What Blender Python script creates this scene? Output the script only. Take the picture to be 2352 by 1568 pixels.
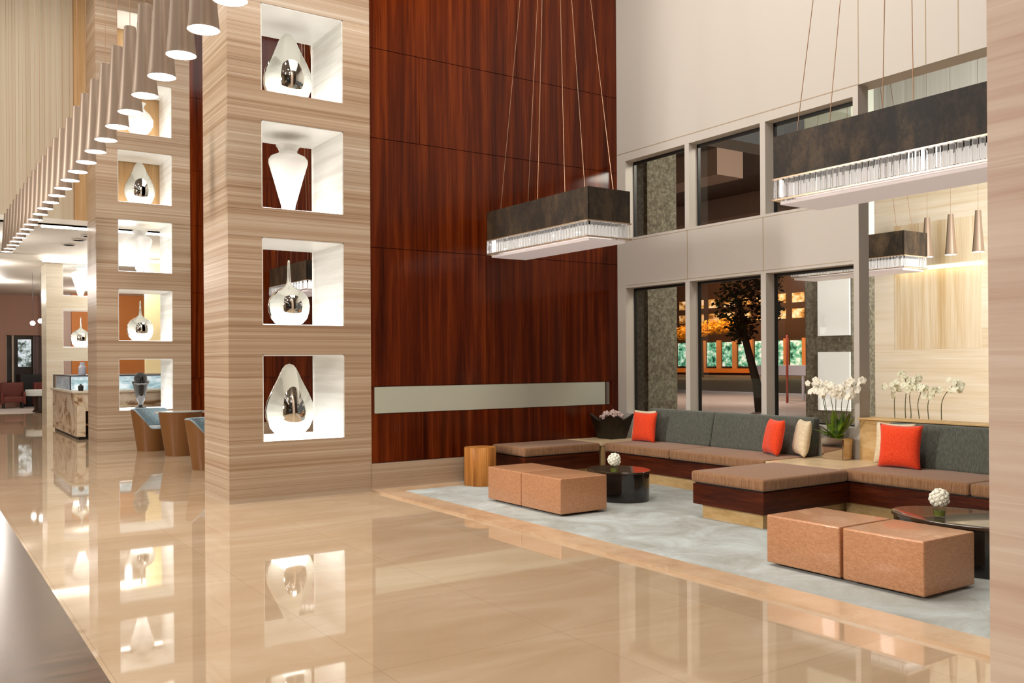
import bpy, bmesh, math, random
from mathutils import Vector, Matrix
random.seed(7)
for o in list(bpy.data.objects): bpy.data.objects.remove(o)
S = bpy.context.scene
COL = S.collection
PI = math.pi

# ------------------------------------------------------------ camera
CAM_H = 1.65
F_PX, CX, CY = 2063.1, 1176.5, 829.44
YAW, ROLL = math.radians(56.0244), math.radians(-0.3325)
fw = Vector((math.cos(YAW), math.sin(YAW), 0)); rt = Vector((math.sin(YAW), -math.cos(YAW), 0)); up = Vector((0, 0, 1))
rt2 = math.cos(ROLL) * rt + math.sin(ROLL) * up
up2 = -math.sin(ROLL) * rt + math.cos(ROLL) * up
cam_d = bpy.data.cameras.new('camera'); cam = bpy.data.objects.new('camera', cam_d); COL.objects.link(cam)
cam_d.sensor_width = 36; cam_d.lens = 36 * F_PX / 2352
cam_d.shift_x = -(CX - 1176) / 2352; cam_d.shift_y = (CY - 784) / 2352
cam_d.clip_end = 400; cam_d.clip_start = 0.05
m = Matrix.Identity(4)
for i in range(3):
    m[i][0], m[i][1], m[i][2] = rt2[i], up2[i], -fw[i]
m[2][3] = CAM_H
cam.matrix_world = m
S.camera = cam
# ------------------------------------------------------------ view, world, lights
S.view_settings.view_transform = 'Standard'; S.view_settings.look = 'None'
S.view_settings.gamma = 1; S.view_settings.use_curve_mapping = False
S.view_settings.exposure = 0.12
W = bpy.data.worlds.new('world'); S.world = W; W.use_nodes = True
W.node_tree.nodes['Background'].inputs[0].default_value = (1.0, 0.96, 0.91, 1)
W.node_tree.nodes['Background'].inputs[1].default_value = 0.12

def area(name, loc, size, power, color=(1, .86, .70), target=None, size_y=None, spread=None):
    l = bpy.data.lights.new(name, 'AREA'); l.energy = power; l.color = color; l.size = size
    if size_y: l.shape = 'RECTANGLE'; l.size_y = size_y
    if spread: l.spread = math.radians(spread)
    o = bpy.data.objects.new(name, l); COL.objects.link(o); o.location = loc
    d = Vector(target if target else (loc[0], loc[1], 0)) - Vector(loc)
    o.rotation_euler = d.to_track_quat('-Z', 'Y').to_euler()
    return o
WARM = (1, .965, .91)
def point(name, loc, power, color=(1, .95, .89), r=.06):
    l = bpy.data.lights.new(name, 'POINT'); l.energy = power; l.color = color; l.shadow_soft_size = r
    o = bpy.data.objects.new(name, l); COL.objects.link(o); o.location = loc
for _x in (-1.2, 2.2):
    for _y in (1.8, 5.0, 8.2, 11.4, 14.6, 17.8):
        area('lobby_ceiling_lamp', (_x, _y, 9.4), .35, 42, WARM)
area('lounge_ceiling_lamp', (5.0, 7.6, 9.3), 3.0, 400, WARM, size_y=6)
area('lounge_ceiling_lamp', (6.6, 15.2, 9.3), 3.0, 170, WARM, size_y=5)
for _x, _y in ((-1.5, 1.0), (1.5, -1.5), (4.6, -2.5), (3.6, 2.0)):
    point('front_ceiling_lamp', (_x, _y, 9.0), 120, WARM, .15)
area('left_fill_light', (-7.0, 1.5, 5.0), 1.2, 330, (1, .96, .92), target=(6.5, 4.8, .8), size_y=2)  # added unseen fill from the left for the right column and sofa fronts
area('left_fill_light', (-7.0, 12.0, 5.5), 1.2, 900, (1, .97, .93), target=(3.1, 12.5, 3.0), size_y=3)  # added unseen fill that lightens the left sides of the pillars
for _x, _y in ((6.2, 23.4), (1.2, 23.0), (4.8, 25.2), (1.6, 27.6), (4.8, 30.2), (2.4, 33.6), (5.6, 35.6)):
    point('cafe_downlight', (_x, _y, 3.9), 85)
area('bay_fill_light', (12.4, 3.4, 3.8), 1.5, 330, (1, .96, .90), target=(17.0, 11.2, 3.4), spread=110)  # added fill, kept out of view, to brighten the bay stone wall
area('column_fill_light', (11.6, 7.6, 5.6), 1.0, 130, (1, .94, .86), target=(10.6, 11.4, 2.6))  # added fill for the dark outside granite column, no fixture here
for _x, _y, _p in ((26, 22, 500), (24, 30, 500), (18, 17, 230), (14, 13.5, 110), (31, 27, 500)):
    _l = bpy.data.lights.new('porch_lamp', 'SPOT'); _l.energy = _p * 2.0; _l.color = (1, .90, .84); _l.spot_size = math.radians(125); _l.spot_blend = .4; _l.shadow_soft_size = .1
    _o = bpy.data.objects.new('porch_lamp', _l); COL.objects.link(_o); _o.location = (_x, _y, 5.0)
area('street_lamp_light', (58, 58, 9), 6.0, 2500, (1, .6, .3), target=(72, 62, 2))

# ------------------------------------------------------------ node helpers
MATS = {}
def mat(name, color=(.8, .8, .8), rough=.5, metal=0, spec=.5, emit=None, estr=0, coat=0, sheen=0, trans=0, ior=1.45):
    if name in MATS: return MATS[name]
    M = bpy.data.materials.new(name); M.use_nodes = True; MATS[name] = M
    b = M.node_tree.nodes['Principled BSDF']
    b.inputs['Base Color'].default_value = (*color, 1); b.inputs['Roughness'].default_value = rough
    b.inputs['Metallic'].default_value = metal; b.inputs['Specular IOR Level'].default_value = spec
    b.inputs['IOR'].default_value = ior
    b.inputs['Coat Weight'].default_value = coat; b.inputs['Coat Roughness'].default_value = .05
    b.inputs['Sheen Weight'].default_value = sheen; b.inputs['Transmission Weight'].default_value = trans
    if emit: b.inputs['Emission Color'].default_value = (*emit, 1); b.inputs['Emission Strength'].default_value = estr
    return M
def srgb(r, g, b):
    f = lambda c: (c / 255 / 12.92) if c / 255 <= .04045 else ((c / 255 + .055) / 1.055) ** 2.4
    return (f(r), f(g), f(b))
class NT:
    def __init__(s, M): s.t = M.node_tree; s.b = s.t.nodes['Principled BSDF']
    def n(s, ty, **k):
        x = s.t.nodes.new(ty)
        for a, v in k.items(): setattr(x, a, v)
        return x
    def l(s, a, b): s.t.links.new(a, b)
    def pos(s, scale, obj=False, loc=(0, 0, 0), rot=(0, 0, 0)):
        mp = s.n('ShaderNodeMapping'); mp.inputs['Scale'].default_value = scale; mp.inputs['Location'].default_value = loc
        mp.inputs['Rotation'].default_value = rot
        if obj: s.l(s.n('ShaderNodeTexCoord').outputs['Object'], mp.inputs['Vector'])
        else: s.l(s.n('ShaderNodeNewGeometry').outputs['Position'], mp.inputs['Vector'])
        return mp.outputs[0]
    def noise(s, vec, scale=1, detail=4, rough=.55, dist=0):
        x = s.n('ShaderNodeTexNoise'); x.inputs['Scale'].default_value = scale; x.inputs['Detail'].default_value = detail
        x.inputs['Roughness'].default_value = rough; x.inputs['Distortion'].default_value = dist
        s.l(vec, x.inputs['Vector']); return x.outputs['Fac']
    def ramp(s, fac, stops, interp='LINEAR'):
        r = s.n('ShaderNodeValToRGB'); r.color_ramp.interpolation = interp
        e = r.color_ramp.elements
        while len(e) < len(stops): e.new(.5)
        for i, (p, c) in enumerate(stops): e[i].position = p; e[i].color = (*c, 1)
        s.l(fac, r.inputs[0]); return r.outputs[0]
    def mix(s, fac, a, b, mode='MIX'):
        x = s.n('ShaderNodeMix', data_type='RGBA', blend_type=mode)
        if isinstance(fac, float): x.inputs[0].default_value = fac
        else: s.l(fac, x.inputs[0])
        for i, v in ((6, a), (7, b)):
            if isinstance(v, tuple): x.inputs[i].default_value = (*v, 1)
            else: s.l(v, x.inputs[i])
        return x.outputs[2]
    def math(s, op, a, b=None):
        x = s.n('ShaderNodeMath', operation=op)
        for i, v in ((0, a), (1, b)):
            if v is None: continue
            if isinstance(v, (int, float)): x.inputs[i].default_value = v
            else: s.l(v, x.inputs[i])
        return x.outputs[0]
    def bump(s, h, strength=.3, dist=.01):
        x = s.n('ShaderNodeBump'); x.inputs['Strength'].default_value = strength; x.inputs['Distance'].default_value = dist
        s.l(h, x.inputs['Height']); s.l(x.outputs[0], s.b.inputs['Normal'])
    def color(s, c): s.l(c, s.b.inputs['Base Color'])
def line_mask(nt, axis, period, offset, width):
    """1 on thin joint lines perpendicular to a world axis"""
    sp = nt.n('ShaderNodeSeparateXYZ'); nt.l(nt.n('ShaderNodeNewGeometry').outputs['Position'], sp.inputs[0])
    v = nt.math('ADD', sp.outputs[axis], offset + 1000 * period)
    f = nt.math('MODULO', v, period)
    a = nt.math('LESS_THAN', f, width)
    cell = nt.math('FLOOR', nt.math('DIVIDE', v, period))
    return a, cell
def stone(name, cols, sx=.35, sz=11., rough=.35, vertical=False, joint=None, bandmix=.5):
    M = mat(name, rough=rough); nt = NT(M)
    sc = (sz, sz, sx) if vertical else (sx, sx, sz)
    v = nt.pos(sc)
    a = nt.noise(v, .75, 5, .6, .05)
    v2 = nt.pos(tuple(x * 3.4 if x > 1 else x * 2.2 for x in sc), loc=(4, 9, 2))
    b = nt.noise(v2, 1, 4, .65, .05)
    v4 = nt.pos(tuple(x * .16 if x > 1 else x * .8 for x in sc), loc=(1, 2, 3))
    d_ = nt.noise(v4, 1, 2, .5, .1)
    f = nt.math('ADD', nt.math('ADD', nt.math('MULTIPLY', a, .36), nt.math('MULTIPLY', b, .34)), nt.math('MULTIPLY', d_, .30))
    c = nt.ramp(f, [(.34, cols[0]), (.43, cols[1]), (.50, cols[2]), (.57, cols[3]), (.66, cols[4])])
    vv3 = nt.pos(tuple(x * 1.5 if x > 1 else x * .5 for x in sc), loc=(1, 5, 8))
    th = nt.ramp(nt.noise(vv3, 1, 3, .5, .1), [(.595, (0, 0, 0)), (.612, (1, 1, 1)), (.63, (0, 0, 0))])
    c = nt.mix(nt.math('MULTIPLY', th, .55), c, cols[4])
    if joint:
        per, off, w = joint
        lm, cell = line_mask(nt, 2, per, off, w)
        wn = nt.n('ShaderNodeTexWhiteNoise', noise_dimensions='1D'); nt.l(cell, wn.inputs['W'])
        br = nt.math('ADD', nt.math('MULTIPLY', wn.outputs['Value'], .16), .92)
        vv = nt.n('ShaderNodeCombineColor'); [nt.l(br, vv.inputs[i]) for i in range(3)]
        c = nt.mix(1.0, c, vv.outputs[0], 'MULTIPLY')
        c = nt.mix(nt.math('MULTIPLY', lm, .45), c, tuple(x * .5 for x in cols[1]))
    nt.color(c)
    return M
def wood(name, c0, c1, c2, rough=.3, sc=(9, 9, .35), coat=0, obj=False, seams=None):
    M = mat(name, rough=rough, coat=coat, spec=.2); nt = NT(M)
    a = nt.noise(nt.pos(sc, obj), 1.0, 6, .6, .5)
    b = nt.noise(nt.pos(tuple(x * 5 for x in sc), obj, (3, 1, 7)), 1.0, 4, .6)
    f = nt.math('ADD', nt.math('MULTIPLY', a, .75), nt.math('MULTIPLY', b, .25))
    nt.color(nt.ramp(f, [(.32, c0), (.5, c1), (.66, c2)]))
    return M
def fabric(name, c0, c1, sc=(70, 70, 5), rough=.85, sheen=.2, bump=.25, obj=True):
    M = mat(name, rough=rough, sheen=sheen, spec=.2); nt = NT(M)
    a = nt.noise(nt.pos(sc, obj), 1, 3, .6); nt.color(nt.ramp(a, [(.33, c0), (.66, c1)])); nt.bump(a, bump, .004)
    return M

# ------------------------------------------------------------ materials
M_pil = stone('vein_cut_travertine', [srgb(128, 98, 72), srgb(160, 130, 102), srgb(178, 152, 126), srgb(190, 168, 144), srgb(216, 202, 184)], joint=(.6985, .35, .005), sx=.07, sz=34.)
M_pinkst = stone('pink_travertine', [srgb(178, 140, 118), srgb(192, 160, 140), srgb(206, 180, 160), srgb(214, 192, 172), srgb(224, 206, 188)], sz=7)
M_niche = mat('pale_niche_lining', srgb(232, 228, 216), .3)
_n = NT(M_niche); _n.color(_n.ramp(_n.noise(_n.pos((.4, .4, 10)), 1, 5, .6), [(.35, srgb(222, 220, 212)), (.6, srgb(242, 241, 236))]))
M_cafest = stone('grey_cream_stone', [srgb(184, 172, 150), srgb(200, 188, 165), srgb(208, 198, 178), srgb(214, 206, 188), srgb(222, 214, 200)], sz=8)
M_wood = wood('red_mahogany_panel', srgb(44, 11, 3), srgb(86, 31, 8), srgb(118, 50, 15), rough=.17, sc=(9, 9, .3), coat=.08)
M_oak = wood('light_oak', srgb(186, 146, 92), srgb(208, 172, 118), srgb(222, 190, 140), rough=.45, sc=(3, 3, 9))
M_oaktop = wood('pale_oak_top', srgb(206, 176, 132), srgb(224, 198, 158), srgb(236, 214, 180), rough=.3, sc=(12, .8, 3))
M_base = wood('dark_walnut_fascia', srgb(44, 14, 6), srgb(72, 28, 12), srgb(92, 40, 18), rough=.3, sc=(1.5, 1.5, 20))
M_log = wood('honey_log_wood', srgb(138, 82, 34), srgb(190, 124, 60), srgb(218, 160, 92), rough=.35, sc=(14, 14, .6))
M_white = mat('warm_white_panel', srgb(194, 186, 175), .5)
M_frame0 = mat('warm_white_frame', srgb(212, 200, 182), .4)
M_dark = mat('near_black', (.008, .007, .006), .4)
M_blackl = mat('black_lacquer', (.012, .010, .009), .12, coat=.6)
M_tabletop = mat('dark_glossy_wood_top', srgb(62, 46, 32), .22, coat=.6)
M_steel = mat('brushed_steel', srgb(190, 180, 168), .3, metal=1)
M_wire = mat('steel_cable', srgb(190, 150, 120), .35, metal=1)
M_feet = mat('black_plastic_foot', (.01, .01, .01), .5)

def floor_mat():
    M = mat('polished_cream_marble', rough=.03, ior=2.35, spec=.5); nt = NT(M)
    v = nt.pos((.55, 1.5, 1))
    a = nt.noise(v, 1.1, 7, .62, 1.2)
    c = nt.ramp(a, [(.3, srgb(188, 160, 128)), (.48, srgb(195, 169, 138)), (.62, srgb(201, 177, 148)), (.75, srgb(208, 188, 162))])
    l1, c1 = line_mask(nt, 0, 1.2, .31, .006); l2, c2 = line_mask(nt, 1, 1.2, .42, .006)
    cc = nt.math('ADD', nt.math('MULTIPLY', c1, 13.7), c2)
    wn = nt.n('ShaderNodeTexWhiteNoise', noise_dimensions='1D'); nt.l(cc, wn.inputs['W'])
    br = nt.math('ADD', nt.math('MULTIPLY', wn.outputs['Value'], .10), .94)
    vv = nt.n('ShaderNodeCombineColor'); [nt.l(br, vv.inputs[i]) for i in range(3)]
    c = nt.mix(1.0, c, vv.outputs[0], 'MULTIPLY')
    c = nt.mix(nt.math('MULTIPLY', nt.math('MAXIMUM', l1, l2), .4), c, srgb(150, 120, 90))
    nt.color(c); return M
M_floor = floor_mat()
def strip_mat():
    M = mat('dark_brushed_strip', rough=.2, metal=.35, ior=1.7); nt = NT(M)
    a = nt.noise(nt.pos((.6, 30, 1)), 1, 5, .6)
    nt.color(nt.ramp(a, [(.35, srgb(70, 50, 36)), (.65, srgb(108, 84, 66))])); return M
M_strip = strip_mat()
def carpet_mat():
    M = mat('mottled_grey_carpet', rough=.95, spec=.1, sheen=.2); nt = NT(M)
    a = nt.noise(nt.pos((1.6, 1.6, 1)), 1.2, 6, .7, .6); b = nt.noise(nt.pos((90, 90, 90)), 1, 2)
    c = nt.ramp(a, [(.35, srgb(158, 158, 148)), (.5, srgb(178, 182, 176)), (.65, srgb(196, 204, 202))])
    nt.color(nt.mix(.12, c, nt.ramp(b, [(.3, (.2, .2, .2)), (.7, (.9, .9, .9))]), 'MULTIPLY')); nt.bump(b, .4, .006); return M
M_carpet = carpet_mat()
def ribbed_mat():
    M = mat('ribbed_cream_wallcovering', rough=.6); nt = NT(M)
    a = nt.noise(nt.pos((11, 11, .05)), 1, 3, .6)
    nt.color(nt.ramp(a, [(.35, srgb(188, 170, 142)), (.52, srgb(196, 180, 154)), (.66, srgb(202, 188, 164))])); nt.bump(a, .4, .02); return M
M_rib = ribbed_mat()
def glass_pane(name, tint=(.93, .95, .92), refl=.10):
    M = bpy.data.materials.new(name); M.use_nodes = True; t = M.node_tree; MATS[name] = M
    t.nodes.remove(t.nodes['Principled BSDF'])
    tr = t.nodes.new('ShaderNodeBsdfTransparent'); tr.inputs[0].default_value = (*tint, 1)
    gl = t.nodes.new('ShaderNodeBsdfGlossy'); gl.inputs['Roughness'].default_value = .01
    lw = t.nodes.new('ShaderNodeLayerWeight'); lw.inputs[0].default_value = .5
    pw = t.nodes.new('ShaderNodeMath'); pw.operation = 'POWER'; pw.inputs[1].default_value = 4.5
    fr = t.nodes.new('ShaderNodeMath'); fr.operation = 'MULTIPLY_ADD'; fr.inputs[1].default_value = .9; fr.inputs[2].default_value = .035
    t.links.new(lw.outputs['Facing'], pw.inputs[0]); t.links.new(pw.outputs[0], fr.inputs[0])
    mx = t.nodes.new('ShaderNodeMixShader')
    t.links.new(fr.outputs[0], mx.inputs[0]); t.links.new(tr.outputs[0], mx.inputs[1]); t.links.new(gl.outputs[0], mx.inputs[2])
    t.links.new(mx.outputs[0], t.nodes['Material Output'].inputs[0]); return M
M_glass = glass_pane('window_glass', (.92, .92, .89))
M_clear = glass_pane('clear_vessel_glass', (.95, .97, .94))
M_cglass = mat('mirrored_mercury_glass', (.80, .81, .77), .03, metal=1)
M_crystal = mat('crystal_glass', (.95, .95, .95), .02, trans=.9, ior=1.6, emit=(1, .96, .9), estr=.03)
M_urn = mat('white_opal_glass', srgb(246, 244, 240), .25, coat=.3)
M_lit = mat('lit_niche_floor', (.9, .9, .9), .4, emit=(1, .985, .965), estr=3.0)
M_lamp = mat('lamp_disc', (.9, .9, .9), .4, emit=(1, .96, .90), estr=9)
M_diff = mat('chandelier_diffuser', srgb(214, 200, 196), .5, emit=(1, .92, .9), estr=.22)
M_velvet = mat('dark_crushed_velvet', rough=.6, sheen=.7); _n = NT(M_velvet)
_a = _n.noise(_n.pos((5, 5, 2.2)), 1.1, 3, .6, .4); _b = _n.noise(_n.pos((26, 26, 18)), 1, 5, .75, 1.0)
_f = _n.math('ADD', _n.math('MULTIPLY', _a, .6), _n.math('MULTIPLY', _b, .4))
_n.color(_n.ramp(_f, [(.42, srgb(10, 7, 4)), (.50, srgb(36, 26, 15)), (.62, srgb(68, 52, 34))]))
_n.b.inputs['Sheen Tint'].default_value = (*srgb(120, 96, 66), 1)
M_seat = fabric('brown_ribbed_fabric', srgb(128, 90, 60), srgb(160, 118, 84), sc=(70, 70, 6), rough=.8)
M_back = fabric('grey_green_fabric', srgb(74, 76, 68), srgb(98, 100, 90), sc=(80, 80, 16), rough=.9)
M_orange = fabric('coral_orange_linen', srgb(232, 62, 26), srgb(246, 84, 44), sc=(60, 60, 60), bump=.1)
M_ivory = fabric('ivory_silk', srgb(222, 200, 160), srgb(238, 222, 190), sc=(14, 14, 60), rough=.5, bump=.15)
def ottoman_mat():
    M = mat('bronze_woven_vinyl', rough=.34, metal=.2, spec=.6, coat=.22); nt = NT(M)
    a = nt.noise(nt.pos((110, 110, 260), True), 1, 3, .7); b = nt.noise(nt.pos((30, 30, 80), True), 1, 4, .6)
    f = nt.math('ADD', nt.math('MULTIPLY', a, .6), nt.math('MULTIPLY', b, .4))
    nt.color(nt.ramp(f, [(.36, srgb(176, 120, 82)), (.5, srgb(196, 140, 100)), (.64, srgb(216, 162, 122))])); nt.bump(a, .2, .002); return M
M_ott = ottoman_mat()
M_leaf = mat('orchid_leaf', srgb(58, 92, 20), .35); _n = NT(M_leaf)
_n.color(_n.ramp(_n.noise(_n.pos((6, 6, 6)), 1, 3), [(.4, srgb(30, 62, 14)), (.6, srgb(116, 142, 34))]))
M_stem = mat('orchid_stem', srgb(84, 88, 42), .5)
M_petal = mat('white_petal', srgb(244, 238, 218), .55, sheen=.2)
M_petalg = mat('greenish_petal', srgb(240, 240, 212), .55)
M_throat = mat('yellow_throat', srgb(160, 150, 50), .5)
M_bloom = mat('hydrangea_white', srgb(250, 248, 232), .7)
M_bronze = mat('polished_bronze', srgb(204, 190, 174), .07, metal=1)
M_basket = mat('dark_basket', srgb(34, 26, 16), .4)
M_chairout = mat('tan_shell', srgb(116, 74, 34), .4)
M_chairin = fabric('light_blue_fabric', srgb(128, 150, 160), srgb(160, 178, 186), sc=(40, 40, 40))
M_chairseat = mat('pale_seat', srgb(206, 214, 216), .6)
M_strip_gl = mat('frosted_glass_band', srgb(186, 188, 172), .2, coat=.4)
M_concrete = mat('rough_granite', rough=.85); _n = NT(M_concrete)
_a = _n.noise(_n.pos((16, 16, 16)), 1, 8, .8); _n.color(_n.ramp(_a, [(.35, srgb(70, 66, 54)), (.5, srgb(112, 106, 90)), (.65, srgb(150, 146, 128))])); _n.bump(_a, .8, .03)
M_marble = mat('brown_veined_marble', rough=.15); _n = NT(M_marble)
_a = _n.noise(_n.pos((.5, .5, 1.1), rot=(.5, .6, 0)), 1.4, 6, .62, 2.5); _n.color(_n.ramp(_a, [(.38, srgb(140, 104, 74)), (.45, srgb(206, 184, 154)), (.6, srgb(226, 212, 190)), (.72, srgb(180, 150, 118))]))

# ------------------------------------------------------------ geometry helpers
def box(bm, x0, y0, z0, x1, y1, z1):
    r = bmesh.ops.create_cube(bm, size=1)
    for v in r['verts']:
        v.co = Vector(((x0 + x1) / 2 + v.co.x * (x1 - x0), (y0 + y1) / 2 + v.co.y * (y1 - y0), (z0 + z1) / 2 + v.co.z * (z1 - z0)))
    return r['verts']
def bbox(x0, y0, z0, x1, y1, z1, bev=0.0, seg=3):
    bm = bmesh.new(); box(bm, x0, y0, z0, x1, y1, z1)
    if bev: bmesh.ops.bevel(bm, geom=list(bm.edges), offset=bev, segments=seg, profile=.6, affect='EDGES')
    return bm
def lathe(prof, n=32, bm=None, c=(0, 0, 0)):
    bm = bm or bmesh.new(); rings = []
    for r, z in prof:
        if r < 1e-5: rings.append([bm.verts.new((c[0], c[1], c[2] + z))])
        else: rings.append([bm.verts.new((c[0] + r * math.cos(2 * PI * i / n), c[1] + r * math.sin(2 * PI * i / n), c[2] + z)) for i in range(n)])
    for a, b in zip(rings, rings[1:]):
        for i in range(n):
            j = (i + 1) % n
            if len(a) == 1 and len(b) == 1: continue
            if len(a) == 1: bm.faces.new((a[0], b[j], b[i]))
            elif len(b) == 1: bm.faces.new((a[i], a[j], b[0]))
            else: bm.faces.new((a[i], a[j], b[j], b[i]))
    if len(rings[0]) > 1: bm.faces.new(list(reversed(rings[0])))
    if len(rings[-1]) > 1: bm.faces.new(rings[-1])
    return bm
def tube(bm, pts, r, n=8, r2=None):
    pts = [Vector(p) for p in pts]; rings = []
    for k, p in enumerate(pts):
        d = (pts[min(k + 1, len(pts) - 1)] - pts[max(k - 1, 0)]).normalized()
        a = d.orthogonal().normalized() if k == 0 else (rings_a - d * rings_a.dot(d)).normalized()
        rings_a = a; b = d.cross(a)
        rr = r if r2 is None else r + (r2 - r) * k / (len(pts) - 1)
        rings.append([bm.verts.new(p + rr * (math.cos(2 * PI * i / n) * a + math.sin(2 * PI * i / n) * b)) for i in range(n)])
    for A, B in zip(rings, rings[1:]):
        for i in range(n): bm.faces.new((A[i], A[(i + 1) % n], B[(i + 1) % n], B[i]))
    bm.faces.new(list(reversed(rings[0]))); bm.faces.new(rings[-1])
    return bm
def base_of(o):
    p = o; loc = Vector()
    while p: loc += p.location; p = p.parent
    return loc
def obj(name, bm, M, parent=None, world=True, smooth=False, sub=0):
    """one mesh object; with world=True the bmesh is in world coordinates"""
    me = bpy.data.meshes.new(name)
    bmesh.ops.recalc_face_normals(bm, faces=bm.faces)
    if parent is None:
        xs = [v.co.x for v in bm.verts]; ys = [v.co.y for v in bm.verts]; zs = [v.co.z for v in bm.verts]
        org = Vector(((min(xs) + max(xs)) / 2, (min(ys) + max(ys)) / 2, min(zs))) if world else Vector()
    else: org = base_of(parent) if world else Vector()
    if org.length: bmesh.ops.translate(bm, verts=bm.verts, vec=-org)
    bm.to_mesh(me); bm.free()
    o = bpy.data.objects.new(name, me); COL.objects.link(o); me.materials.append(M)
    if parent is None: o.location = org
    else: o.parent = parent
    if smooth:
        for p in me.polygons: p.use_smooth = True
        if smooth != 'all':
            try: me.set_sharp_from_angle(angle=math.radians(38))
            except Exception: pass
    if sub:
        s = o.modifiers.new('subdivision', 'SUBSURF'); s.levels = sub; s.render_levels = sub
    return o
def struct(name, bm, M, **k):
    o = obj(name, bm, M, **k); o['kind'] = 'structure'; return o
def tag(o, label, cat, group=None):
    o['label'] = label; o['category'] = cat
    if group: o['group'] = group
    return o
def thing(name, label, cat, loc, group=None, rz=0):
    o = bpy.data.objects.new(name, None); COL.objects.link(o); o.location = loc; o.rotation_euler = (0, 0, rz)
    o.empty_display_size = .1
    return tag(o, label, cat, group)
def copy_tree(o, parent=None):
    c = o.copy(); COL.objects.link(c)
    if parent: c.parent = parent
    for ch in list(o.children): copy_tree(ch, c)
    return c
def dup(o, loc, label, rz=None, group=None):
    c = copy_tree(o); c.location = loc; c['label'] = label
    if rz is not None: c.rotation_euler = (0, 0, rz)
    if group: c['group'] = group
    return c
ORD = ['first', 'second', 'third', 'fourth', 'fifth', 'sixth', 'seventh', 'eighth', 'ninth', 'tenth', 'eleventh', 'twelfth', 'thirteenth', 'fourteenth', 'fifteenth', 'sixteenth', 'seventeenth', 'eighteenth', 'nineteenth', 'twentieth', 'twenty-first', 'twenty-second', 'twenty-third', 'twenty-fourth', 'twenty-fifth', 'twenty-sixth', 'twenty-seventh']

# ------------------------------------------------------------ key planes
XW = 9.054            # window wall face
YP = 10.53            # pillar and wood wall face
DY = 8.77             # pillar spacing
PX0, PX1 = 3.11, 4.92
CEIL = 9.5

# ------------------------------------------------------------ floor, ceiling
bm = bmesh.new(); box(bm, .867, -6, -.2, 9.3, 45, 0); struct('floor', bm, M_floor)
bm = bmesh.new(); box(bm, -8, -6, -.2, .867, 45, .0); struct('floor_border', bm, M_strip); bpy.data.objects['floor_border'].name = 'trim_1'
bm = bmesh.new(); box(bm, -8, -6, CEIL, 9.3, 20.3, CEIL + .2); struct('ceiling', bm, mat('taupe_ceiling', srgb(112, 100, 88), .7))
bm = bmesh.new(); box(bm, -2, 20.3, 4.5, 9.3, 26.4, 4.6); box(bm, -2, 26.4, 4.36, 9.3, 41, 4.6); struct('ceiling_cafe', bm, mat('white_ceiling', srgb(226, 218, 206), .6))
bm = bmesh.new(); box(bm, -8.3, -6, 0, -8, 45, CEIL); struct('wall_left', bm, M_rib)
M_night = mat('dark_night_glass', (.02, .022, .022), .15)
bm = bmesh.new()
for a, b in ((-8, -3.2), (-.2, .2), (3.2, 9.3)): box(bm, a, -6.3, 0, b, -6, CEIL)
box(bm, -3.2, -6.3, 6.5, 3.2, -6, CEIL)
struct('wall_front', bm, mat('front_wall_brown', srgb(74, 56, 42), .6))
for k, (a, b) in enumerate(((-3.2, -.2), (.2, 3.2))):
    bm = bmesh.new(); box(bm, a, -6.2, 0, b, -6.15, 6.5); struct('window_%d' % (8 + k), bm, M_night)
# kerb stone and carpet
bm = bmesh.new(); box(bm, 4.91, -2, 0, 5.21, 10.53, .022); box(bm, 5.21, 10.2, 0, 6.2, 10.53, .022)
struct('trim_2', bm, stone('kerb_stone', [srgb(176, 138, 104), srgb(200, 164, 130), srgb(208, 176, 142), srgb(214, 184, 152), srgb(222, 196, 166)], sx=1.2, sz=2.0, rough=.25))
bm = bmesh.new(); box(bm, 5.21, -2, 0, XW, 10.2, .02); box(bm, 6.2, 10.2, 0, XW, 10.53, .02)
struct('floor_carpet', bm, M_carpet)

# ------------------------------------------------------------ wood wall of the lounge, with glass band and stone plinth
def wood_wall(name, y0, y1, x0=PX1, x1=XW + .25):
    bm = bmesh.new()
    # three panel courses with shadow gaps; upper courses sit in staggered panels
    g = .008
    for z0, z1, xs in ((.354, .985, (x0, 9.3)), (1.335, 3.12, (x0, 6.667, 9.3)), (3.12, 4.525, (x0, 7.53, 9.3)), (4.525, 5.675, (x0, 5.637, 9.3)), (5.675, 7.2, (x0, 7.2, 9.3)), (7.2, CEIL, (x0, 5.6, 9.3))):
        for a, b in zip(xs, xs[1:]):
            box(bm, a + (g / 2 if a > x0 else 0), y0, z0 + g / 2, b - g / 2, y1, z1 - g / 2)
    box(bm, x0, y0 + .03, .98, 4.97, y1, 1.34); box(bm, 8.93, y0, .98, 9.3, y1, 1.34)
    box(bm, x0, y0 + .02, .35, 9.3, y1, CEIL)
    w = struct(name, bm, M_wood)
    return w
wood_wall('wall_back', YP, 11.5)
bm = bmesh.new(); box(bm, 4.97, YP + .004, .99, 8.80, YP + .019, 1.33)
tag(obj('glass_band', bm, M_strip_gl), 'long frosted pale glass band set in the dark wood wall behind the sofas', 'wall panel')
bm = bmesh.new(); box(bm, 8.82, YP + .002, .99, 8.88, YP + .03, 1.33)
tag(obj('band_end_strip', bm, M_steel), 'narrow metal strip at the right end of the pale glass band', 'metal strip')
bm = bmesh.new(); box(bm, PX1, YP - .02, 0, 6.27, 11.4, .352); box(bm, 6.276, YP - .02, 0, XW, 11.4, .352)
struct('baseboard_back', bm, M_pil)
wood_wall('wall_back_far', 19.3, 20.2)
bm = bmesh.new(); box(bm, PX1, 19.28, 0, XW, 20.2, .352); struct('baseboard_back_far', bm, M_pil)

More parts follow.
